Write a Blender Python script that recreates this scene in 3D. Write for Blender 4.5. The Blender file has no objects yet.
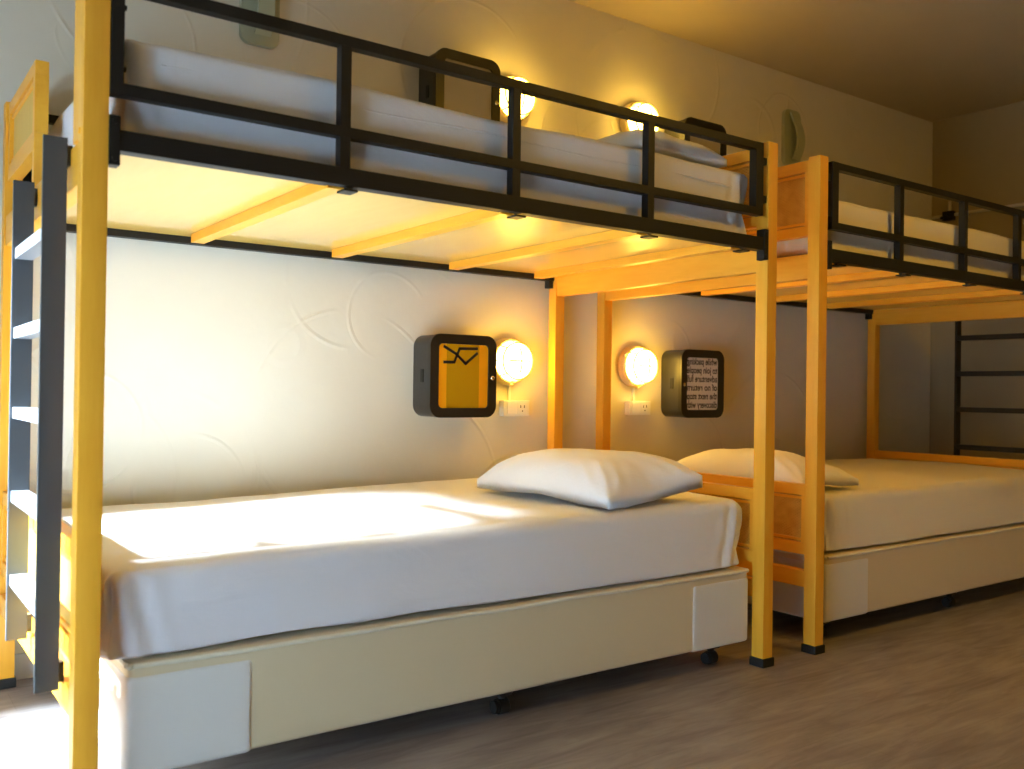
import bpy, bmesh, math, random
from mathutils import Vector, Matrix, noise
R = math.radians
PI = math.pi
scn = bpy.context.scene
COL = scn.collection
random.seed(4)

# ------------------------------------------------------------------ measures
L = 2.161          # post to post, along the wall
G = 0.286          # gap between the two bunks
D = 1.157          # post to post, into the wall
W = 1.217          # back wall plane
XR = 5.343         # right wall plane
XL = -1.75         # left wall plane
YF = -3.30         # front wall plane (behind the camera)
ZC = 2.73          # ceiling
H = 1.80           # bunk post height
h = 0.025          # half of a post

# ------------------------------------------------------------------ materials
def new_mat(name):
    m = bpy.data.materials.new(name); m.use_nodes = True
    nt = m.node_tree
    return m, nt, nt.nodes['Principled BSDF']
def N(nt, typ, **kw):
    n = nt.nodes.new(typ)
    for k, v in kw.items():
        if k in n.inputs.keys(): n.inputs[k].default_value = v
        else: setattr(n, k, v)
    return n
def ramp(nt, fac, stops):
    r = nt.nodes.new('ShaderNodeValToRGB')
    el = r.color_ramp.elements
    while len(el) < len(stops): el.new(0.5)
    for e, (p, c) in zip(el, stops):
        e.position = p; e.color = (*c, 1)
    nt.links.new(fac, r.inputs['Fac'])
    return r.outputs['Color']
def coords(nt, scale=(1, 1, 1), rot=(0, 0, 0), loc=(0, 0, 0)):
    t = nt.nodes.new('ShaderNodeTexCoord'); m = nt.nodes.new('ShaderNodeMapping')
    m.inputs['Scale'].default_value = scale; m.inputs['Rotation'].default_value = rot; m.inputs['Location'].default_value = loc
    nt.links.new(t.outputs['Object'], m.inputs['Vector'])
    return m.outputs['Vector']
def bump(nt, height, bsdf, strength=.3, dist=.01):
    b = nt.nodes.new('ShaderNodeBump'); b.inputs['Strength'].default_value = strength; b.inputs['Distance'].default_value = dist
    nt.links.new(height, b.inputs['Height']); nt.links.new(b.outputs['Normal'], bsdf.inputs['Normal'])
def math_(nt, op, a, b=None, c=None):
    n = nt.nodes.new('ShaderNodeMath'); n.operation = op
    for i, v in enumerate((a, b, c)):
        if v is None: continue
        if isinstance(v, (int, float)): n.inputs[i].default_value = v
        else: nt.links.new(v, n.inputs[i])
    return n.outputs[0]

def simple(name, col, rough=.5, metal=0, spec=.5, nscale=0, nstr=0):
    m, nt, b = new_mat(name)
    b.inputs['Base Color'].default_value = (*col, 1); b.inputs['Roughness'].default_value = rough
    b.inputs['Metallic'].default_value = metal; b.inputs['Specular IOR Level'].default_value = spec
    if nscale:
        n = N(nt, 'ShaderNodeTexNoise', Scale=nscale, Detail=3.0); nt.links.new(coords(nt), n.inputs['Vector'])
        bump(nt, n.outputs['Fac'], b, nstr, .01)
    return m

def wood(name, c1, c2, stretch, rough=.38, clear=0.0):
    m, nt, b = new_mat(name)
    n = N(nt, 'ShaderNodeTexNoise', Scale=9.0, Detail=5.0, Roughness=.6)
    nt.links.new(coords(nt, stretch), n.inputs['Vector'])
    c = ramp(nt, n.outputs['Fac'], [(.3, c1), (.7, c2)])
    nt.links.new(c, b.inputs['Base Color'])
    b.inputs['Roughness'].default_value = rough
    b.inputs['Coat Weight'].default_value = clear; b.inputs['Coat Roughness'].default_value = .06
    bump(nt, n.outputs['Fac'], b, .06, .004)
    return m
YW1, YW2 = (.88, .40, .026), (.94, .465, .040)
M_post = wood('yellow_post_wood', YW1, YW2, (6, 6, .7))
M_railY = wood('yellow_rail_wood', YW1, YW2, (6, .7, 6))
M_slat = wood('yellow_slat_wood', YW1, YW2, (6, .7, 6), .35)
M_board = wood('pale_yellow_plywood', (.90, .555, .115), (.92, .595, .14), (4, .6, 4), .28, .8)
M_panel = wood('ochre_panel', (.70, .42, .07), (.76, .47, .09), (6, 6, .8), .45)

def weave():
    m, nt, b = new_mat('woven_rattan')
    v = coords(nt)
    s = N(nt, 'ShaderNodeSeparateXYZ'); nt.links.new(v, s.inputs[0])
    a = math_(nt, 'SINE', math_(nt, 'MULTIPLY', s.outputs['Y'], 2 * PI / .016))
    c = math_(nt, 'SINE', math_(nt, 'MULTIPLY', s.outputs['Z'], 2 * PI / .010))
    w = math_(nt, 'MULTIPLY', a, c)
    n = N(nt, 'ShaderNodeTexNoise', Scale=30.0, Detail=2.0); nt.links.new(v, n.inputs['Vector'])
    f = math_(nt, 'ADD', math_(nt, 'MULTIPLY', w, .12), n.outputs['Fac'])
    nt.links.new(ramp(nt, f, [(.2, (.56, .26, .03)), (.8, (.76, .42, .07))]), b.inputs['Base Color'])
    b.inputs['Roughness'].default_value = .5
    bump(nt, w, b, .45, .003)
    return m
M_weave = weave()

M_black = simple('black_painted_steel', (.011, .010, .009), .5, 0, .3, 60, .05)
M_ladder = simple('charcoal_ladder_steel', (.052, .060, .068), .36, .0, .6, 40, .05)
M_rung = simple('grey_tread_steel', (.30, .31, .33), .38, .3, .5)
M_rubber = simple('black_rubber', (.010, .010, .011), .6)
M_steel = simple('bright_steel', (.75, .72, .66), .25, 1)

def fabric(name, col, sc=260, st=.12, big=.25):
    m, nt, b = new_mat(name)
    b.inputs['Base Color'].default_value = (*col, 1); b.inputs['Roughness'].default_value = .85
    b.inputs['Sheen Weight'].default_value = .15
    v = coords(nt)
    n = N(nt, 'ShaderNodeTexNoise', Scale=float(sc), Detail=2.0); nt.links.new(v, n.inputs['Vector'])
    n2 = N(nt, 'ShaderNodeTexNoise', Scale=7.0, Detail=3.0, Distortion=1.2)
    nt.links.new(coords(nt, (.6, 1, 1.6)), n2.inputs['Vector'])
    hh = math_(nt, 'ADD', math_(nt, 'MULTIPLY', n.outputs['Fac'], st), math_(nt, 'MULTIPLY', n2.outputs['Fac'], big * 6))
    bump(nt, hh, b, .35, .006)
    return m
M_sheet = fabric('white_sheet', (.82, .82, .84))
M_sheet_warm = fabric('lamplit_sheet', (.80, .75, .62))  # same white sheet with warm lamplight put into its colour
M_pillow = fabric('white_pillowcase', (.86, .86, .89))
M_base = fabric('cream_vinyl', (.67, .56, .35), 120, .08, .12)
M_patch = fabric('off_white_patch', (.70, .68, .62), 320, .2, .05)
M_piping = fabric('cream_piping', (.74, .69, .52), 120, .1, .2)

def plaster(name, col, arcs=True):
    m, nt, b = new_mat(name)
    v = coords(nt)
    n = N(nt, 'ShaderNodeTexNoise', Scale=2.2, Detail=4.0); nt.links.new(v, n.inputs['Vector'])
    nt.links.new(ramp(nt, n.outputs['Fac'], [(.3, tuple(x * .96 for x in col)), (.7, tuple(min(1, x * 1.03) for x in col))]), b.inputs['Base Color'])
    b.inputs['Roughness'].default_value = .8
    if arcs:
        tot = None
        for (sc, off, rad, wd) in ((1.25, (.3, 0, .1), .40, .012), (1.7, (1.9, 0, .7), .36, .014), (1.05, (4.1, 0, 2.3), .46, .010)):
            vo = N(nt, 'ShaderNodeTexVoronoi', Scale=sc); vo.feature = 'F1'
            vec = coords(nt, (1, 0.0, 1), (0, 0, 0), off)
            nz = N(nt, 'ShaderNodeTexNoise', Scale=1.5, Detail=1.0); nt.links.new(vec, nz.inputs['Vector'])
            mx = N(nt, 'ShaderNodeMix', data_type='RGBA'); mx.inputs['Factor'].default_value = .05
            nt.links.new(vec, mx.inputs[6]); nt.links.new(nz.outputs['Color'], mx.inputs[7])
            nt.links.new(mx.outputs[2], vo.inputs['Vector'])
            d = math_(nt, 'SUBTRACT', vo.outputs['Distance'], rad)
            ridge = math_(nt, 'SUBTRACT', 1.0, math_(nt, 'MINIMUM', math_(nt, 'DIVIDE', math_(nt, 'ABSOLUTE', d), wd), 1.0))
            mk = N(nt, 'ShaderNodeTexNoise', Scale=2.6, Detail=1.0); nt.links.new(coords(nt, (1, 1, 1), (0, 0, 0), (off[2] * 3, off[0], 5)), mk.inputs['Vector'])
            mask = math_(nt, 'MULTIPLY', math_(nt, 'MAXIMUM', math_(nt, 'SUBTRACT', mk.outputs['Fac'], .45), 0.0), 5.0)
            r2 = math_(nt, 'MULTIPLY', ridge, math_(nt, 'MINIMUM', mask, 1.0))
            # a slight step between the two sides of a trowel sweep
            stp = math_(nt, 'MULTIPLY', math_(nt, 'GREATER_THAN', d, 0.0), math_(nt, 'MULTIPLY', math_(nt, 'MINIMUM', mask, 1.0), .0))
            t = math_(nt, 'ADD', r2, stp)
            tot = t if tot is None else math_(nt, 'ADD', tot, t)
        n2 = N(nt, 'ShaderNodeTexNoise', Scale=5.0, Detail=4.0); nt.links.new(v, n2.inputs['Vector'])
        tot = math_(nt, 'ADD', math_(nt, 'MULTIPLY', tot, 1.15), math_(nt, 'MULTIPLY', n2.outputs['Fac'], 1.1))
        bump(nt, tot, b, .5, .006)
    return m
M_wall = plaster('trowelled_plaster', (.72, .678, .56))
M_wall2 = plaster('dimmed_plaster', (.36, .29, .17), False)  # end wall plaster, its dimness put into a darker olive
M_wall3 = plaster('bounce_cutting_brown', (.20, .15, .09), False)  # unseen walls, browned to cut bounced daylight
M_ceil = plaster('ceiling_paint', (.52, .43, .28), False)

def floor_mat():
    m, nt, b = new_mat('vinyl_wood_planks')
    v = coords(nt)
    br = N(nt, 'ShaderNodeTexBrick', Scale=1.0); br.inputs['Brick Width'].default_value = 1.2; br.inputs['Row Height'].default_value = .18
    br.inputs['Mortar Size'].default_value = .0012; br.inputs['Mortar Smooth'].default_value = .3
    br.inputs['Color1'].default_value = (.42, .42, .42, 1); br.inputs['Color2'].default_value = (.6, .6, .6, 1); br.inputs['Mortar'].default_value = (.3, .3, .3, 1)
    nt.links.new(v, br.inputs['Vector'])
    n = N(nt, 'ShaderNodeTexNoise', Scale=3.0, Detail=7.0, Roughness=.65, Distortion=.6)
    nt.links.new(coords(nt, (1.1, 7, 1)), n.inputs['Vector'])
    n2 = N(nt, 'ShaderNodeTexNoise', Scale=1.7, Detail=2.0); nt.links.new(coords(nt, (1, 3, 1)), n2.inputs['Vector'])
    sp = N(nt, 'ShaderNodeSeparateColor'); nt.links.new(br.outputs['Color'], sp.inputs[0])
    f = math_(nt, 'ADD', math_(nt, 'MULTIPLY', n.outputs['Fac'], .75), math_(nt, 'MULTIPLY', n2.outputs['Fac'], .35))
    f = math_(nt, 'ADD', f, math_(nt, 'MULTIPLY', math_(nt, 'SUBTRACT', sp.outputs[0], .5), .35))
    nt.links.new(ramp(nt, f, [(.34, (.140, .120, .115)), (.52, (.235, .208, .205)), (.72, (.35, .318, .315))]), b.inputs['Base Color'])
    b.inputs['Roughness'].default_value = .42
    bump(nt, n.outputs['Fac'], b, .05, .004)
    return m
M_floor = floor_mat()
M_trim = simple('white_trim_paint', (.66, .65, .62), .4)
M_plate = simple('white_switch_plastic', (.86, .85, .82), .3)
M_dark = simple('dark_slot', (.008, .007, .006), .6)
M_lockbody = simple('charcoal_locker_steel', (.045, .043, .040), .34, .2, .5, 80, .04)
M_lockdoor = simple('black_locker_door', (.014, .012, .010), .32, 0, .5)
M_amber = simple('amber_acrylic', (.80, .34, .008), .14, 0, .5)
M_amber_shade = simple('amber_inside_shade', (.46, .25, .006), .14, 0, .5)  # dark locker inside behind the amber, put into colour
M_greypane = simple('grey_beige_pane', (.40, .36, .28), .2, 0, .5)
M_page = simple('printed_white_pane', (.76, .74, .70), .25)
M_ink = simple('black_ink', (.012, .011, .010), .4)
M_green = simple('pale_green_plastic', (.40, .43, .30), .35)
M_lampbase = simple('cream_lamp_enamel', (.75, .62, .34), .35)
def light_diffuser():
    m = bpy.data.materials.new('sheer_diffuser'); m.use_nodes = True
    nt = m.node_tree; nt.nodes.remove(nt.nodes['Principled BSDF'])
    d = N(nt, 'ShaderNodeBsdfDiffuse', Color=(.7, .7, .7, 1)); t = N(nt, 'ShaderNodeBsdfTranslucent', Color=(DIFF_T * .88, DIFF_T * .97, DIFF_T * 1.08, 1))
    mx = nt.nodes.new('ShaderNodeMixShader'); mx.inputs[0].default_value = .96
    nt.links.new(d.outputs[0], mx.inputs[1]); nt.links.new(t.outputs[0], mx.inputs[2])
    nt.links.new(mx.outputs[0], nt.nodes['Material Output'].inputs['Surface'])
    return m
DIFF_T = .88
M_diffuser = light_diffuser()
M_conduit = simple('pale_conduit', (.62, .58, .48), .4)
def glow(strength, col=(1.0, .62, .09)):
    m, nt, b = new_mat('glowing_opal_glass')
    b.inputs['Base Color'].default_value = (.9, .86, .75, 1); b.inputs['Roughness'].default_value = .3
    b.inputs['Emission Color'].default_value = (*col, 1); b.inputs['Emission Strength'].default_value = strength
    return m
M_glow = glow(33.0)
M_fill_glow = glow(80.0, (1.0, .53, .03))  # glow of the added fill lamp

# ------------------------------------------------------------------ mesh helpers
def bx(bm, x0, x1, y0, y1, z0, z1, bev=0.0):
    x0, x1 = min(x0, x1), max(x0, x1); y0, y1 = min(y0, y1), max(y0, y1); z0, z1 = min(z0, z1), max(z0, z1)
    t = bmesh.new()
    bmesh.ops.create_cube(t, size=1)
    for v in t.verts:
        v.co = Vector(((x0 + x1) / 2 + v.co.x * (x1 - x0), (y0 + y1) / 2 + v.co.y * (y1 - y0), (z0 + z1) / 2 + v.co.z * (z1 - z0)))
    if bev:
        bmesh.ops.bevel(t, geom=t.edges[:], offset=bev, segments=2, affect='EDGES', profile=.7)
    merge(bm, t)
def merge(bm, t):
    me = bpy.data.meshes.new('tmp'); t.to_mesh(me); t.free(); bm.from_mesh(me); bpy.data.meshes.remove(me)
def cyl(bm, p0, p1, r, seg=16, r2=None):
    p0, p1 = Vector(p0), Vector(p1); d = p1 - p0
    t = bmesh.new()
    bmesh.ops.create_cone(t, cap_ends=True, segments=seg, radius1=r, radius2=r if r2 is None else r2, depth=d.length)
    q = Vector((0, 0, 1)).rotation_difference(d.normalized()).to_matrix().to_4x4()
    t.transform(Matrix.Translation((p0 + p1) / 2) @ q)
    merge(bm, t)
def lathe(bm, c, axis, prof, seg=40):
    """prof: (radius, height along axis) list; closed to the axis at both ends when the radius is 0"""
    c = Vector(c); q = Vector((0, 0, 1)).rotation_difference(Vector(axis).normalized())
    rings = []
    for r, z in prof:
        if r < 1e-6: rings.append([bm.verts.new(c + q @ Vector((0, 0, z)))])
        else: rings.append([bm.verts.new(c + q @ Vector((r * math.cos(2 * PI * k / seg), r * math.sin(2 * PI * k / seg), z))) for k in range(seg)])
    for a, b in zip(rings, rings[1:]):
        for k in range(seg):
            k2 = (k + 1) % seg
            if len(a) == 1 and len(b) == 1: continue
            if len(a) == 1: bm.faces.new((a[0], b[k], b[k2]))
            elif len(b) == 1: bm.faces.new((a[k], b[0], a[k2]))
            else: bm.faces.new((a[k], b[k], b[k2], a[k2]))
def torus(bm, c, axis, R_, r, seg=40, s2=8):
    c = Vector(c); q = Vector((0, 0, 1)).rotation_difference(Vector(axis).normalized())
    vs = []
    for i in range(seg):
        a = 2 * PI * i / seg
        vs.append([bm.verts.new(c + q @ Vector(((R_ + r * math.cos(2 * PI * j / s2)) * math.cos(a), (R_ + r * math.cos(2 * PI * j / s2)) * math.sin(a), r * math.sin(2 * PI * j / s2)))) for j in range(s2)])
    for i in range(seg):
        for j in range(s2):
            bm.faces.new((vs[i][j], vs[(i + 1) % seg][j], vs[(i + 1) % seg][(j + 1) % s2], vs[i][(j + 1) % s2]))
def tube(bm, pts, r, seg=8):
    pts = [Vector(p) for p in pts]
    for a, b in zip(pts, pts[1:]):
        cyl(bm, a, b, r, seg)
    for p in pts[1:-1]:
        t = bmesh.new(); bmesh.ops.create_icosphere(t, subdivisions=1, radius=r); t.transform(Matrix.Translation(p)); merge(bm, t)
def rrect(x0, x1, z0, z1, r, n=8):
    pts = []
    for (cx, cz, a0) in ((x1 - r, z1 - r, 0), (x0 + r, z1 - r, 90), (x0 + r, z0 + r, 180), (x1 - r, z0 + r, 270)):
        for k in range(n + 1):
            a = R(a0 + 90 * k / n); pts.append((cx + r * math.cos(a), cz + r * math.sin(a)))
    return pts
def prism(bm, pts, y0, y1, bev=0.0):
    """outline in x, z pushed out from y0 (back) to y1 (front, smaller y)"""
    t = bmesh.new()
    a = [t.verts.new((x, y0, z)) for x, z in pts]; b = [t.verts.new((x, y1, z)) for x, z in pts]
    n = len(pts)
    t.faces.new(a[::-1]); f = t.faces.new(b)
    for k in range(n): t.faces.new((a[k], a[(k + 1) % n], b[(k + 1) % n], b[k]))
    if bev:
        bmesh.ops.bevel(t, geom=list(f.edges), offset=bev, segments=2, affect='EDGES', profile=.6)
    bmesh.ops.recalc_face_normals(t, faces=t.faces[:])
    merge(bm, t)
def ring_prism(bm, outer, inner, y0, y1):
    n = len(outer)
    t = bmesh.new()
    V = lambda P, y: [t.verts.new((x, y, z)) for x, z in P]
    oa, ob, ia, ib = V(outer, y0), V(outer, y1), V(inner, y0), V(inner, y1)
    for k in range(n):
        j = (k + 1) % n
        t.faces.new((oa[k], oa[j], ob[j], ob[k])); t.faces.new((ia[j], ia[k], ib[k], ib[j]))
        t.faces.new((ob[k], ob[j], ib[j], ib[k])); t.faces.new((oa[j], oa[k], ia[k], ia[j]))
    bmesh.ops.recalc_face_normals(t, faces=t.faces[:])
    merge(bm, t)
def axis_pts(a, b, r, n):
    k = 4
    e = [a + r * (1 - math.cos(PI / 2 * i / k)) for i in range(k)]
    m = [a + r + (b - a - 2 * r) * i / n for i in range(n + 1)]
    f = [b - x + a for x in e][::-1]
    return e + m + f
def axis_pts2(a, b, ra, rb, n):
    k = 5
    e = [a + ra * (1 - math.cos(PI / 2 * i / k)) for i in range(k)]
    m = [a + ra + (b - rb - a - ra) * i / n for i in range(n + 1)]
    f = [b - rb * (1 - math.cos(PI / 2 * i / k)) for i in range(k)][::-1]
    return e + m + f
def rbox(bm, x0, x1, y0, y1, z0, z1, r, n=(40, 20, 6), fn=None, rb=None):
    rb = rb or r
    """soft rounded box with enough faces to be rumpled by fn(co, normal) -> co"""
    X, Y, Z = axis_pts(x0, x1, r, n[0]), axis_pts(y0, y1, r, n[1]), axis_pts2(z0, z1, rb, r, n[2])
    t = bmesh.new(); cache = {}
    def vert(i, j, k):
        key = (i, j, k)
        if key not in cache:
            p = Vector((X[i], Y[j], Z[k]))
            c = Vector((min(max(p.x, x0 + r), x1 - r), min(max(p.y, y0 + r), y1 - r), min(max(p.z, z0 + rb), z1 - r)))
            rz = rb if p.z < c.z else r
            d = p - c; e = Vector((d.x / r, d.y / r, d.z / rz))
            e = e.normalized() if e.length > 1e-9 else Vector((0, 0, 1))
            q = c + Vector((e.x * r, e.y * r, e.z * rz)); nn = e
            if fn: q = fn(q, nn)
            cache[key] = t.verts.new(q)
        return cache[key]
    nx, ny, nz = len(X) - 1, len(Y) - 1, len(Z) - 1
    for i in range(nx):
        for j in range(ny):
            t.faces.new((vert(i, j, nz), vert(i + 1, j, nz), vert(i + 1, j + 1, nz), vert(i, j + 1, nz)))
            t.faces.new((vert(i, j, 0), vert(i, j + 1, 0), vert(i + 1, j + 1, 0), vert(i + 1, j, 0)))
    for i in range(nx):
        for k in range(nz):
            t.faces.new((vert(i, 0, k), vert(i + 1, 0, k), vert(i + 1, 0, k + 1), vert(i, 0, k + 1)))
            t.faces.new((vert(i, ny, k), vert(i, ny, k + 1), vert(i + 1, ny, k + 1), vert(i + 1, ny, k)))
    for j in range(ny):
        for k in range(nz):
            t.faces.new((vert(0, j, k), vert(0, j, k + 1), vert(0, j + 1, k + 1), vert(0, j + 1, k)))
            t.faces.new((vert(nx, j, k), vert(nx, j + 1, k), vert(nx, j + 1, k + 1), vert(nx, j, k + 1)))
    for f in t.faces: f.smooth = True
    bmesh.ops.recalc_face_normals(t, faces=t.faces[:])
    merge(bm, t)

ROOT = {}
def obj(name, bm, mat, parent=None, base=None, smooth=None):
    """one mesh object; everything is built in world metres and shifted to the base of its thing"""
    me = bpy.data.meshes.new(name)
    off = Vector(base) if base is not None else (ROOT[parent.name] if parent else Vector((0, 0, 0)))
    bmesh.ops.translate(bm, verts=bm.verts[:], vec=-off)
    bmesh.ops.recalc_face_normals(bm, faces=bm.faces[:])
    bm.to_mesh(me); bm.free()
    mats = mat if isinstance(mat, (list, tuple)) else [mat]
    for m in mats: me.materials.append(m)
    if smooth is not None:
        for p in me.polygons: p.use_smooth = True
        me.set_sharp_from_angle(angle=R(smooth))
    o = bpy.data.objects.new(name, me); COL.objects.link(o)
    if parent: o.parent = parent
    else: o.location = off
    ROOT[o.name] = off
    return o
def thing(name, base, label, cat, group=None):
    o = bpy.data.objects.new(name, None); COL.objects.link(o); o.location = base; o.empty_display_size = .1
    ROOT[o.name] = Vector(base)
    return tag(o, label, cat, group)
def tag(o, label, cat, group=None):
    o['label'] = label; o['category'] = cat
    if group: o['group'] = group
    return o
def struct(name, bm, mat, parent=None):
    o = obj(name, bm, mat, parent); o['kind'] = 'structure'; return o
B = bmesh.new

# ------------------------------------------------------------------ room
b = B(); bx(b, XL - .15, XR + .15, YF - .15, W + .15, -.12, 0); struct('floor', b, M_floor)
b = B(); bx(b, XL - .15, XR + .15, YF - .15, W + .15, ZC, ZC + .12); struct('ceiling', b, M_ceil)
b = B(); bx(b, XL - .15, XR + .15, W, W + .15, 0, ZC); struct('wall_back', b, M_wall)
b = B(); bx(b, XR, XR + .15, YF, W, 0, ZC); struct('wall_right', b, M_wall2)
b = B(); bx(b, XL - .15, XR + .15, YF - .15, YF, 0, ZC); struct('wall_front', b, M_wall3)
WY0, WY1, WZ0, WZ1 = .125, .84, 0.06, 2.45        # the tall open window in the left wall
CY0, CY1, CZ1 = -1.95, -.06, 1.06                                # low one beside it, unseen, shaped and screened for soft daylight
b = B()
for (ya, yb) in ((YF, CY0), (CY1, WY0), (WY1, W)): bx(b, XL - .15, XL, ya, yb, 0, ZC)
for (ya, yb, zt) in ((CY0, CY1, CZ1), (WY0, WY1, WZ1)):
    bx(b, XL - .15, XL, ya, yb, 0, WZ0); bx(b, XL - .15, XL, ya, yb, zt, ZC)
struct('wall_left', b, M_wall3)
for k, (ya, yb, zt) in enumerate(((WY0, WY1, WZ1), (CY0, CY1, CZ1))):
    b = B()
    for (y0, y1) in ((ya, ya + .03), (yb - .03, yb)): bx(b, XL - .10, XL - .04, y0, y1, WZ0, zt)
    bx(b, XL - .10, XL - .04, ya, yb, WZ0, WZ0 + .03); bx(b, XL - .10, XL - .04, ya, yb, zt - .03, zt)
    struct('window_%d' % (k + 1), b, M_trim)
# unseen sheer diffuser added over the second window to soften the sun
b = B(); nk = 120; row = []
for z in (.03, CZ1 + .08):
    row.append([b.verts.new((XL + .05 + .022 * math.sin(k * .9), CY0 - .1 + (CY1 - CY0 + .14) * k / nk, z)) for k in range(nk + 1)])
for k in range(nk): b.faces.new((row[0][k], row[0][k + 1], row[1][k + 1], row[1][k]))
o = struct('light_diffuser', b, M_diffuser)
b = B(); bx(b, XL, XR, W - .012, W, 0, .08); struct('baseboard_back', b, M_trim)
b = B(); bx(b, XR - .012, XR, YF, W - .012, 0, .08); struct('baseboard_right', b, M_trim)

# ------------------------------------------------------------------ bunk beds
def bunk(label, mirror):
    C2 = 2 * L + G
    X = (lambda x: C2 - x) if mirror else (lambda x: x)
    root = thing('bunk_bed', (X(L / 2), D / 2, 0), label, 'bunk bed', 'two bunk beds along the plaster wall')
    def box(bm, x0, x1, *r): bx(bm, X(x0), X(x1), *r)
    # posts (the four legs) with their rubber feet
    for x in (0, L):
        for y in (0, D):
            b = B(); box(b, x - h, x + h, y - h, y + h, .012, H, .0035)
            p = obj('post', b, M_post, root, smooth=30)
            b = B(); box(b, x - h - .005, x + h + .005, y - h - .005, y + h + .005, 0, .030, .004)
            obj('foot_cap', b, M_rubber, p)
            if x == 0 and y == 0:
                for z in (1.775, 1.46):
                    b = B(); cyl(b, (X(x - h), y + .004, z), (X(x - h - .004), y + .004, z), .007, 10)
                    obj('bolt', b, M_railY, p)
    # long steel rails
    for (nm, y0, y1) in (('front', -h, .012), ('back', D - .012, D + h)):
        b = B(); box(b, h, L - h, y0, y1, 1.424, 1.468, .002)
        r = obj('bed_rail', b, M_black, root)
        for x, s in ((h, 1), (L - h, -1)):
            b = B()
            ya, yb = (y0 - .004, y0 + .030) if nm == 'front' else (y1 - .030, y1 + .004)
            box(b, x, x + s * .022, ya, yb, 1.392, 1.496, .002)
            yb2 = ya if nm == 'front' else yb
            for z in (1.405, 1.483):
                d = -.004 if nm == 'front' else .004
                cyl(b, (X(x + s * .011), yb2, z), (X(x + s * .011), yb2 + d, z), .006, 8)
            obj('rail_bracket', b, M_black, r)
    ups = (.560, 1.072, 1.583) if not mirror else (.70, 1.17, 1.655)
    for (nm, yc) in (('front', -.010), ('back', D + .010)):
        b = B(); y0, y1 = yc - .0145, yc + .0145
        box(b, h + .002, L - .051, y0, y1, 1.762, 1.788, .002)
        box(b, h + .002, L - .051, y0, y1, 1.541, 1.567, .002)
        for xa, xb in ((h + .002, h + .028), (L - .089, L - .051)):
            box(b, xa, xb, y0 - .0006, y1 + .0006, 1.5404, 1.7886, .002)
        for x in ups: box(b, x - .0135, x + .0135, y0 + .0008, y1 - .0008, 1.466, 1.764, .001)
        g = obj('guard_rail', b, M_black, root)
        b = B()
        for z in (1.60, 1.73):
            cyl(b, (X(h + .028), yc, z), (X(h + .034), yc, z), .006, 8)
            obj('guard_bolt', b, M_black, g); b = B()
            box(b, L - .051, L - h, yc - .008, yc + .008, z - .012, z + .012, .001)
            obj('guard_bolt', b, M_black, g); b = B()
        b.free()
    # bunk board and its slats
    b = B(); box(b, h + .002, L - h - .002, .014, D - .014, 1.447, 1.456)
    obj('platform_board', b, M_board, root)
    for x in (.547, 1.06, 1.57, 2.00):
        b = B(); box(b, x - .022, x + .022, .0, 1.085, 1.418, 1.4465, .002)
        s = obj('slat', b, M_slat, root)
        b = B(); box(b, x + .014, x + .050, -.020, .024, 1.413, 1.4185, .001); box(b, x + .0225, x + .0265, .013, .024, 1.4185, 1.440)
        obj('slat_bracket', b, M_black, s)
    # end beams under the bunk
    for x in (0, L):
        b = B(); box(b, x - .020, x + .020, h, D - h, 1.356, 1.4465, .003)
        obj('end_beam', b, M_railY, root)
        b = B(); box(b, x - .018, x + .018, h, D - h, .232, .292, .003)
        obj('end_rail', b, M_railY, root)
    def framed(nm, x, y0, y1, z0, z1, top, bot, stile, pmat, pname):
        b = B(); t = .017
        box(b, x - t, x + t, y0, y1, z1 - top, z1, .003)
        box(b, x - t, x + t, y0, y1, z0, z0 + bot, .003)
        box(b, x - t, x + t, y0, y0 + stile, z0 + bot, z1 - top, .001)
        box(b, x - t, x + t, y1 - stile, y1, z0 + bot, z1 - top, .001)
        # thin beads set off from the frame by a groove
        e = .010
        for (za, zb) in ((z1 - top - .005 - e, z1 - top - .005), (z0 + bot + .005, z0 + bot + .005 + e)):
            box(b, x - .012, x + .012, y0 + stile, y1 - stile, za, zb, .002)
        f = obj(nm, b, M_railY, root)
        b = B(); box(b, x - .006, x + .006, y0 + stile, y1 - stile, z0 + bot, z1 - top)
        obj(pname, b, pmat, f)
        return f
    framed('headboard', L, h, D - h, 1.515, 1.792, .042, .036, .020, M_weave, 'woven_panel')
    framed('headboard', L, h, D - h, .350, .606, .040, .044, .020, M_weave, 'woven_panel')
    framed('footboard', 0, h, D - h, .350, .606, .040, .044, .030, M_panel, 'plain_panel')
    # upper footboard: leaves the ladder opening free
    f = framed('footboard', 0, .645, D - h, 1.555, 1.792, .036, .045, .030, M_panel, 'plain_panel')
    b = B(); box(b, -.0165, .0165, .645, .675, 1.447, 1.556, .001)
    obj('stile', b, M_post, f)
    b = B(); box(b, -.0235, .0165, h, .088, 1.447, 1.792, .003)
    obj('stile', b, M_post, root)
    # ladder bolted to the outside of the foot end
    b = B()
    tops = ((.12, 1.468, .276), (.55, 1.447, .290)) if not mirror else ((.23, 1.468, .276), (.665, 1.447, .290))
    for (y, zt, zb) in tops:
        box(b, -.076, -.028, y - .006, y + .006, zb, zt, .002)
    lad = obj('ladder', b, M_black if mirror else M_ladder, root)
    for z in (1.262, 1.062, .862, .652, .442):
        b = B(); box(b, -.070, -.030, tops[0][0] + .006, tops[1][0] - .006, z - .014, z + .014, .002)
        obj('rung', b, M_black if mirror else M_rung, lad)
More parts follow.
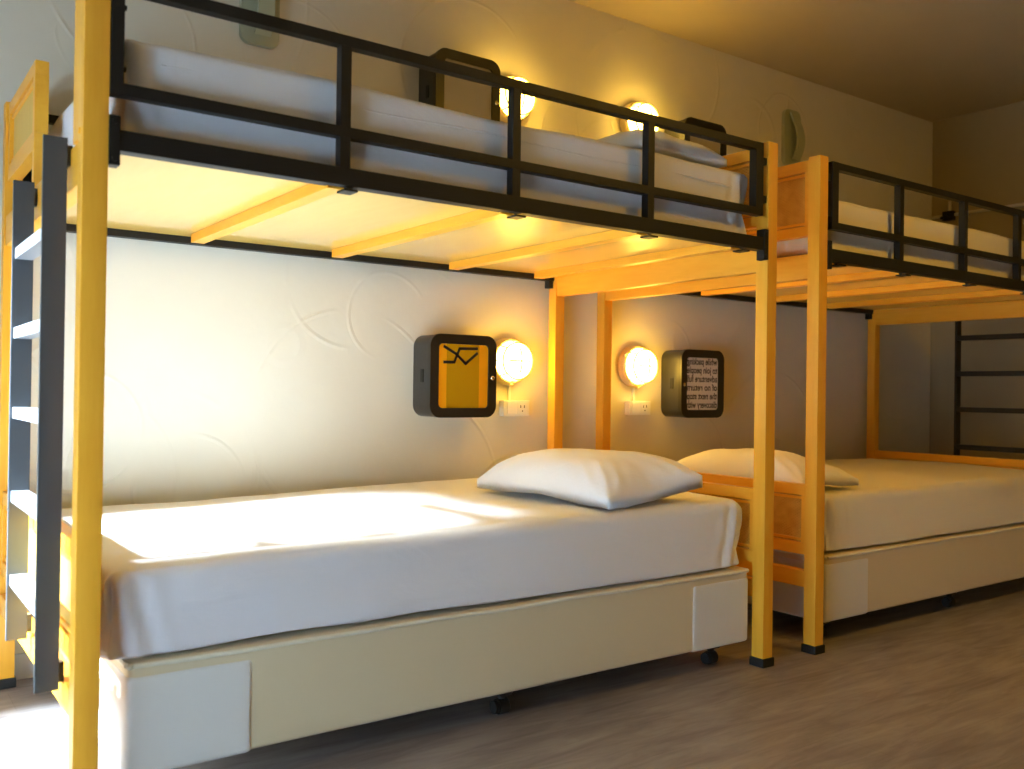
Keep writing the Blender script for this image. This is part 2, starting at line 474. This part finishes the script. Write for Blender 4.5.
    for (y, zt, zb) in tops:
        for z in (zt - .035, zb + .035):
            b = B(); s = 1 if y < .3 else 1
            box(b, -.030, -.016, y + .006, y + .034, z - .022, z + .022, .001)
            box(b, -.058, -.028, y + .006, y + .010, z - .022, z + .022, .001)
            for zz in (z - .011, z + .011): cyl(b, (X(-.030), y + .022, zz), (X(-.035), y + .022, zz), .006, 8)
            obj('ladder_bracket', b, M_black if mirror else M_ladder, lad)
    # slim uprights the lower ladder brackets are screwed to
    return root
bunk('yellow post bunk bed filling the left foreground, beside the amber locker', False)
bunk('farther yellow post bunk bed standing in the darker right half by the end wall', True)

# ------------------------------------------------------------------ mattresses, bases, pillows
def rumple(amp, seed, x0, x1, y0, y1, tilt=0.0, corner=0.0, zb=0.0):
    def fn(q, n):
        p = q * 2.2 + Vector((seed, 0, 0))
        d = noise.noise(Vector((p.x * .8, p.y, p.z * 1.6))) * amp + noise.noise(p * 3.1) * amp * .35
        # diagonal drags in the side of the sheet
        if abs(n.y) > .6: d += amp * .5 * noise.noise(Vector((q.x * 3 + q.z * 7 + seed, q.z * 16 - q.x * 1.5, seed)))
        if corner:
            for xc in (x0, x1):
                e = abs(q.x - xc) if abs(n.y) > abs(n.x) else abs(q.y - y0) + .02
                if e < .16 and q.y < y0 + .25:
                    d += corner * math.sin(e * 95 + q.z * 22) * (1 - e / .16) * (1 - abs(n.z))
        r = q + n * d
        if tilt and n.z > -.5:
            r.z += tilt * (q.x - (x0 + x1) / 2) * max(0, q.z - zb) / .2
        return r
    return fn
def mattress(x0, x1, y0, y1, z0, z1, r, label, seed, tilt=0.0, mat=None, group=None, piping=False):
    base = ((x0 + x1) / 2, (y0 + y1) / 2, z0)
    t = thing('mattress', base, label, 'mattress', group)
    b = B(); rbox(b, x0, x1, y0, y1, z0, z1, r, (110, 44, 14), rumple(.009, seed, x0, x1, y0, y1, tilt, .011, z0), .012)
    obj('fitted_sheet', b, mat or M_sheet, t)
    if piping:
        b = B()
        z = z1 - .055
        tube(b, [(x0 + .08 + k * (x1 - x0 - .16) / 24, y0 - .001 + .0015 * math.sin(k), z + .004 * math.sin(k * .7)) for k in range(25)], .0028, 6)
        obj('seam', b, mat or M_sheet, t)
    return t
GM = 'sheeted mattresses on the bunk beds'
mattress(.045, 2.082, .028, 1.150, .342, .557, .034, 'white sheeted lower mattress in bright sunlight under the nearer bunk', 1.3, .017, group=GM)
mattress(.060, 2.085, .028, 1.125, 1.4565, 1.692, .022, 'white upper mattress behind the black guard rail of the nearer bunk', 7.1, .003, group=GM, piping=True)
X2 = lambda x: 2 * L + G - x
mattress(X2(2.045), X2(.050), .03, 1.150, .342, .562, .034, 'dim white lower mattress tinted for lamplight under the farther bunk on the right', 12.7, .004, M_sheet_warm, group=GM)
mattress(X2(2.12), X2(.060), .028, 1.125, 1.4565, 1.675, .022, 'white upper mattress tinted for lamplight behind the guard rail of the farther bunk', 18.2, 0, M_sheet_warm, group=GM)

def bed_base(x0, x1, mirror, label):
    y0, y1, z0, z1 = .022, 1.175, .088, .334
    t = thing('bed_base', ((x0 + x1) / 2, (y0 + y1) / 2, 0), label, 'bed base', 'padded bed bases on castors')
    b = B(); rbox(b, x0, x1, y0, y1, z0, z1, .014, (60, 30, 6), rumple(.0022, x0 * 3, x0, x1, y0, y1))
    body = obj('upholstered_box', b, M_base, t)
    for (a, c) in ((x0 - .003, x0 + .278), (x1 - .278, x1 + .003)):
        b = B(); rbox(b, a, c, y0 - .003, y0 + .28, z0 - .003, z1 - .026, .014, (16, 16, 5), rumple(.001, a, a, c, y0, y1))
        obj('corner_patch', b, M_patch, body)
    # soft welt running round the top edge
    b = B()
    r = .0055; zz = z1 - .007; o = .002
    def wob(x, y): return zz + .005 * noise.noise(Vector((x * 4 + x0, y * 4, 3)))
    path = [(x0 + .01 + k * (x1 - x0 - .02) / 40, y0 - o) for k in range(41)]
    tube(b, [(x, y, wob(x, y)) for x, y in path], r, 8)
    for xe in (x0 - o, x1 + o):
        tube(b, [(xe, y0 + .01 + k * (y1 - y0 - .03) / 20, wob(xe, k * .05)) for k in range(21)], r, 8)
    for xe in (x0 + .003, x1 - .003):
        tt = bmesh.new(); bmesh.ops.create_icosphere(tt, subdivisions=2, radius=r * 1.3); tt.transform(Matrix.Translation((xe, y0 + .003, zz))); merge(b, tt)
    obj('piping', b, M_piping, body, smooth=60)
    xs = [x0 + .10, (x0 + x1) / 2 + .04, x1 - .085]
    for x in xs:
        for y in (y0 + .09, y1 - .09):
            b = B(); cyl(b, (x - .016, y, .022), (x + .016, y, .022), .022, 20); cyl(b, (x - .030, y, .022), (x - .018, y, .022), .019, 16); cyl(b, (x, y, .045), (x, y, z0 + .004), .012, 12)
            bx(b, x - .022, x + .022, y - .022, y + .022, .056, .066, .003)
            obj('castor', b, M_rubber, t, smooth=40)
    return t
bed_base(.092, 2.112, False, 'cream box base on black castors under the nearer lower mattress')
bed_base(X2(2.062), X2(.075), True, 'cream box base under the farther lower mattress, in shade')

def pillow(cx, cy, z, wx, wy, thick, rot, label, seed, lift=0.0, tiltx=0.0, sag=None):
    t = thing('pillow', (cx, cy, z), label, 'pillow', 'white pillows at the bunk heads')
    b = B(); n = 44
    grid = {}
    Rm = Matrix.Rotation(rot, 3, 'Z')
    for side in (1, -1):
        for i in range(n + 1):
            for j in range(n + 1):
                edge = i in (0, n) or j in (0, n)
                if edge and side == -1:
                    grid[(i, j, -1)] = grid[(i, j, 1)]; continue
                u = math.sin((i / n * 2 - 1) * PI / 2); v = math.sin((j / n * 2 - 1) * PI / 2)
                # edges pulled in between the pointed corners
                px = u * (1 - .075 * (1 - v * v)) * wx / 2
                py = v * (1 - .06 * (1 - u * u)) * wy / 2
                f = (max(0, 1 - abs(u) ** 2.6) * max(0, 1 - abs(v) ** 3.0)) ** .55
                p3 = Vector((px * 5 + seed, py * 5, side))
                wr = noise.noise(p3) * .012 + noise.noise(p3 * 2.7) * .005
                # creases running in from the corners
                k = abs(u * v)
                wr += .006 * k * math.sin(22 * (abs(u) - abs(v)) + seed)
                hgt = f * (thick * (.78 if side == 1 else .22)) + wr * min(1, f * 2.5) * (1 if side == 1 else .1)
                zz = side * hgt + thick * .22
                if side == -1: zz = max(zz, .0)
                zz += lift * max(0, u) * max(0, -v) + tiltx * px
                if edge: zz = max(.004, thick * .10 + lift * max(0, u) * max(0, -v) + tiltx * px - .02 * (abs(u * v)))
                grid[(i, j, side)] = b.verts.new(Vector((cx, cy, z)) + Rm @ Vector((px, py, zz)))
        for i in range(n):
            for j in range(n):
                q = [grid[(i, j, side)], grid[(i + 1, j, side)], grid[(i + 1, j + 1, side)], grid[(i, j + 1, side)]]
                try: f_ = b.faces.new(q if side == 1 else q[::-1]); f_.smooth = True
                except ValueError: pass
    obj('pillowcase', b, M_pillow, t)
    return t
pillow(1.680, .390, .572, .415, .72, .160, R(0), 'plump white pillow on the lower bed beside the amber locker', 2.0, lift=.055)
pillow(2.660, .440, .574, .36, .72, .128, R(0), 'white pillow on the farther lower bed, behind the yellow headboard', 5.0)
pillow(1.800, .34, 1.700, .40, .60, .122, R(0), 'pillow on the upper bed, peeking above its mattress near the wall lamp', 9.0)

# ------------------------------------------------------------------ lockers
def locker(x0, x1, z0, z1, hinge, label, kind):
    """hinge: side of the keyhole, +1 right, -1 left"""
    yb, yf = W - .001, W - .140
    t = thing('wall_locker', ((x0 + x1) / 2, yb, z0), label, 'locker', 'wall lockers by the bunk heads')
    r = .048
    b = B(); prism(b, rrect(x0, x1, z0, z1, r), yb, yf + .022, .004)
    obj('body', b, M_lockbody, t, smooth=35)
    b = B()
    win = .037
    ring_prism(b, rrect(x0 - .002, x1 + .002, z0 - .002, z1 + .002, r), rrect(x0 + win, x1 - win, z0 + win, z1 - win, .018), yf + .020, yf)
    door = obj('door', b, M_lockdoor, t, smooth=35)
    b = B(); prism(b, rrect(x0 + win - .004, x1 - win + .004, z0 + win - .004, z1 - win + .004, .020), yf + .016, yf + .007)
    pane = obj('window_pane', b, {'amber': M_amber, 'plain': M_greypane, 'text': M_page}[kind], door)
    xk = x1 - win / 2 if hinge > 0 else x0 + win / 2
    b = B(); lathe(b, (xk, yf, (z0 + z1) / 2 - .005), (0, -1, 0), [(0, -.002), (.009, -.002), (.009, .003), (.006, .006), (0, .006)], 20)
    obj('lock', b, M_steel, door, smooth=40)
    xs = x0 - .0015 if True else x1
    b = B(); bx(b, xs - .002, xs + .003, yf + .056, yf + .076, (z0 + z1) / 2 - .026, (z0 + z1) / 2 + .026)
    obj('side_slot', b, M_dark, t)
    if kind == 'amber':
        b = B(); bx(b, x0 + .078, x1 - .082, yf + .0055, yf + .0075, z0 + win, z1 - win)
        obj('inside_shade', b, M_amber_shade, door)  # painted strip for the shaded inside behind the pane
        b = B()
        y = yf + .0045
        for pl in (((1.529, 1.108), (1.585, 1.080), (1.632, 1.041), (1.688, 1.085)), ((1.688, 1.104), (1.602, 1.101), (1.577, 1.046), (1.529, 1.045))):
            for p, q in zip(pl, pl[1:]):
                d = (Vector(q) - Vector(p)); nn = Vector((-d.y, d.x)).normalized() * .0058; e = d.normalized() * .003
                P, Q = Vector(p) - e, Vector(q) + e
                prism(b, [(P + nn)[:], (Q + nn)[:], (Q - nn)[:], (P - nn)[:]][::-1], y + .0012, y)
        obj('emblem', b, M_ink, door)
    if kind == 'text':
        lines = ['while packing', 'to join people', 'adventure full', 'of no return', 'the next stop', 'discovery with']
        b = B()
        zt = z1 - win - .034; step = (z1 - z0 - 2 * win) / 6.05
        for k, s in enumerate(lines):
            cu = bpy.data.curves.new('txt', 'FONT'); cu.body = s; cu.size = .05; cu.align_x = 'CENTER'; cu.offset = .0012
            o = bpy.data.objects.new('txt', cu); COL.objects.link(o)
            dg = bpy.context.evaluated_depsgraph_get(); dg.update()
            me = bpy.data.meshes.new_from_object(o.evaluated_get(dg))
            bpy.data.objects.remove(o); bpy.data.curves.remove(cu)
            tb = bmesh.new(); tb.from_mesh(me); bpy.data.meshes.remove(me)
            xs_ = [v.co.x for v in tb.verts]; wd = max(xs_) - min(xs_); mid = (max(xs_) + min(xs_)) / 2
            sc = (x1 - x0 - 2 * win - .012) / wd
            for v in tb.verts:      # printed on the far side: reads mirrored
                v.co = Vector(((x0 + x1) / 2 - (v.co.x - mid) * sc, yf + .006, zt - k * step + v.co.y * .9))
            merge(b, tb)
        obj('printed_text', b, M_ink, door)
    return t
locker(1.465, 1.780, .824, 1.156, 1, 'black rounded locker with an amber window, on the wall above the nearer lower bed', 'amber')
locker(2.880, 3.182, .814, 1.146, -1, 'black rounded locker with a printed text window, on the wall of the farther lower bed', 'text')
locker(1.472, 1.780, 1.966, 2.299, 1, 'black framed locker with plain beige window above the nearer upper bed', 'plain')
locker(2.880, 3.180, 1.952, 2.283, -1, 'black framed locker seen over the upper headboard, right of the upper pillow', 'plain')

# ------------------------------------------------------------------ wall lamps
def wall_lamp(x, z, label):
    t = thing('wall_lamp', (x, W - .001, z), label, 'wall lamp', 'round caged wall lamps')
    c = (x, W - .001, z); ax = (0, -1, 0)
    b = B(); lathe(b, c, ax, [(0, 0), (.102, 0), (.102, .018), (.096, .030), (.084, .034), (0, .034)], 48)
    obj('lamp_base', b, M_lampbase, t, smooth=35)
    b = B(); lathe(b, c, ax, [(0, .034), (.083, .034), (.083, .060), (.076, .082), (.060, .096), (.035, .104), (0, .106)], 48)
    obj('glass_globe', b, M_glow, t, smooth=50)
    b = B()
    torus(b, (x, W - .039, z), ax, .091, .005)
    torus(b, (x, W - .086, z), ax, .079, .0035)
    for k in range(2):
        a = k * PI / 2
        pts = []
        for s in [i / 10 - 1 for i in range(21)]:
            rr = .090 * s; y = .113 - .075 * abs(s) ** 3.2
            pts.append((x + rr * math.cos(a), W - y, z + rr * math.sin(a)))
        tube(b, pts, .0033, 6)
    for k in range(4):
        a = PI / 4 + k * PI / 2
        tube(b, [(x + .091 * math.cos(a), W - .036, z + .091 * math.sin(a)), (x + .079 * math.cos(a), W - .086, z + .079 * math.sin(a))], .0033, 6)
    obj('wire_cage', b, M_lampbase, t, smooth=60)
    for k in range(3):
        a = PI / 6 + k * 2 * PI / 3
        b = B(); cyl(b, (x + .099 * math.cos(a), W - .02, z + .099 * math.sin(a)), (x + .099 * math.cos(a), W - .042, z + .099 * math.sin(a)), .007, 10)
        obj('cage_screw', b, M_lampbase, t, smooth=40)
    return t
wall_lamp(1.932, 1.062, 'lit round lamp between the amber locker and the yellow back post')
wall_lamp(2.690, 1.060, 'lit round lamp just left of the locker with printed text')
wall_lamp(1.926, 2.205, 'lit round lamp high on the wall by the upper locker, behind the guard rail')
wall_lamp(2.682, 2.238, 'lit round lamp glowing above the upper pillow')

# unseen fill lamp added on the ceiling for warm light in the room
t = thing('added_fill_lamp', (2.9, -1.7, ZC), 'round warm fill lamp added on the ceiling, unseen', 'added lamp')
b = B(); lathe(b, (2.9, -1.7, ZC), (0, 0, -1), [(0, 0), (.20, 0), (.20, .03), (.17, .035), (0, .035)], 48); obj('lamp_base', b, M_lampbase, t, smooth=35)
b = B(); lathe(b, (2.9, -1.7, ZC), (0, 0, -1), [(0, .035), (.165, .035), (.16, .06), (.12, .085), (.06, .098), (0, .10)], 48); obj('glass_globe', b, M_fill_glow, t, smooth=50)

# ------------------------------------------------------------------ sockets with the thin cable raceways up to the lamps
def socket(x0, x1, z0, z1, xc, zl, label):
    t = thing('socket_plate', ((x0 + x1) / 2, W - .001, z0), label, 'socket', 'socket plates under the lower lamps')
    b = B(); bx(b, x0, x1, W - .036, W - .001, z0, z1, .004)
    obj('plate', b, M_plate, t)
    m = (x0 + x1) / 2; zc = (z0 + z1) / 2
    b = B(); bx(b, x0 + .018, m - .004, W - .0395, W - .035, zc - .024, zc + .024, .002); obj('rocker_switch', b, M_plate, t)
    b = B(); bx(b, m + .004, x1 - .014, W - .038, W - .035, zc - .026, zc + .026, .002); oo = obj('outlet', b, M_plate, t)
    b = B()
    for dx in (-.010, .010): bx(b, (m + x1 - .010) / 2 + dx - .002, (m + x1 - .010) / 2 + dx + .002, W - .0384, W - .0378, zc + .002, zc + .014)
    cyl(b, ((m + x1 - .010) / 2, W - .0384, zc - .012), ((m + x1 - .010) / 2, W - .0376, zc - .012), .003, 10)
    obj('outlet_holes', b, M_dark, oo)
    b = B(); bx(b, xc - .006, xc + .006, W - .009, W - .001, z1 - .002, zl, .002); obj('cable_cover', b, M_plate, t)
socket(1.895, 2.035, .822, .892, 1.945, .962, 'white socket and switch plate under the lamp by the amber locker')
socket(2.635, 2.775, .824, .892, 2.690, .962, 'white socket plate under the lamp by the text locker')

# ------------------------------------------------------------------ pale green fittings high on the wall
def fitting(x, z0, z1, label):
    t = thing('wall_fitting', (x, W - .001, z0), label, 'wall fitting', 'pale green fittings high on the wall')
    hw = .072
    b = B(); prism(b, rrect(x - hw, x + hw, z0, z1, .035), W - .001, W - .022, .006)
    obj('backplate', b, M_green, t, smooth=40)
    b = B()
    n = 14; pts = []
    for k in range(n + 1):
        s = k / n
        pts.append((W - .018 - .055 * math.sin(PI * (.08 + .92 * s) ** .8) * 1.0, z0 + .03 + (z1 - z0 - .045) * s))
    for (ya, za), (yb, zb) in zip(pts, pts[1:]):
        vs = [b.verts.new((x + sx * .030, yy - dy, zz)) for (yy, zz) in ((ya, za), (yb, zb)) for sx in (-1, 1) for dy in (0, .010)]
        A0, A1, A2, A3, C0, C1, C2, C3 = vs
        for f in ((A1, A3, C3, C1), (A0, C0, C2, A2), (A0, A1, C1, C0), (A2, C2, C3, A3)): b.faces.new(f)
    bmesh.ops.remove_doubles(b, verts=b.verts[:], dist=1e-4)
    obj('curved_arm', b, M_green, t, smooth=50)
fitting(.795, 2.180, 2.48, 'pale green fitting on the wall above the left of the nearer upper bed, partly hidden')
fitting(3.865, 2.215, 2.525, 'pale green arched fitting on the wall above the gap between the bunks')

# ------------------------------------------------------------------ conduit on the end wall
t = thing('wall_conduit', (XR, 1.09, 2.05), 'thin pale conduit with a black clamp on the end wall above the farther upper bed', 'conduit')
b = B(); tube(b, [(XR - .012, 1.09, 2.19), (XR - .012, 1.09, 2.10), (XR - .012, -1.2, 2.10)], .010, 10)
tube(b, [(XR - .012, 1.09, 2.10), (XR - .012, W, 2.10)], .010, 10)
obj('pipe', b, M_conduit, t, smooth=60)
b = B(); bx(b, XR - .040, XR - .001, 1.055, 1.125, 2.065, 2.125, .006); cyl(b, (XR - .04, 1.075, 2.095), (XR - .075, 1.075, 2.105), .012, 10); cyl(b, (XR - .04, 1.115, 2.085), (XR - .065, 1.115, 2.08), .010, 10)
obj('clamp', b, M_black, t)

# ------------------------------------------------------------------ light
SUN_E, SUN_A = R(33), R(-.6)
d = Vector((math.cos(SUN_E) * math.cos(SUN_A), -math.cos(SUN_E) * math.sin(SUN_A), -math.sin(SUN_E)))
li = bpy.data.lights.new('sun', 'SUN'); li.energy = 64; li.angle = R(6); li.color = (.69, .86, 1)
o = bpy.data.objects.new('sun', li); COL.objects.link(o); o.rotation_euler = d.to_track_quat('-Z', 'Y').to_euler()
w = bpy.data.worlds.new('World'); scn.world = w; w.use_nodes = True
nt = w.node_tree; bg = nt.nodes['Background']
bg.inputs['Color'].default_value = (.84, .92, 1.0, 1); bg.inputs['Strength'].default_value = .35
ar = bpy.data.lights.new('window_portal', 'AREA'); ar.shape = 'RECTANGLE'; ar.size = WY1 - WY0; ar.size_y = WZ1 - WZ0
ar.cycles.is_portal = True
o = bpy.data.objects.new('window_portal', ar); COL.objects.link(o); o.location = (XL - .16, (WY0 + WY1) / 2, (WZ0 + WZ1) / 2)
o.rotation_euler = Vector((1, 0, 0)).to_track_quat('-Z', 'Z').to_euler()

# ------------------------------------------------------------------ camera
cd = bpy.data.cameras.new('camera'); co = bpy.data.objects.new('camera', cd); COL.objects.link(co)
cd.sensor_width = 36; cd.sensor_fit = 'HORIZONTAL'; cd.lens = 920.507 * 36 / 1024
yaw, pit, rol = .62635, .00656, .01352
fw = Vector((math.sin(yaw) * math.cos(pit), math.cos(yaw) * math.cos(pit), math.sin(pit)))
rt = Vector((math.cos(yaw), -math.sin(yaw), 0)); up = rt.cross(fw)
r2 = rt * math.cos(rol) + up * math.sin(rol); u2 = -rt * math.sin(rol) + up * math.cos(rol)
Mx = Matrix((r2, u2, -fw)).transposed().to_4x4(); Mx.translation = Vector((-.4093, -2.0627, .9344))
co.matrix_world = Mx
cd.dof.use_dof = True; cd.dof.focus_distance = 3.2; cd.dof.aperture_fstop = 3.2
scn.camera = co
vs = scn.view_settings
vs.view_transform = 'Standard'; vs.look = 'None'; vs.gamma = 1; vs.exposure = 0.25; vs.use_curve_mapping = False
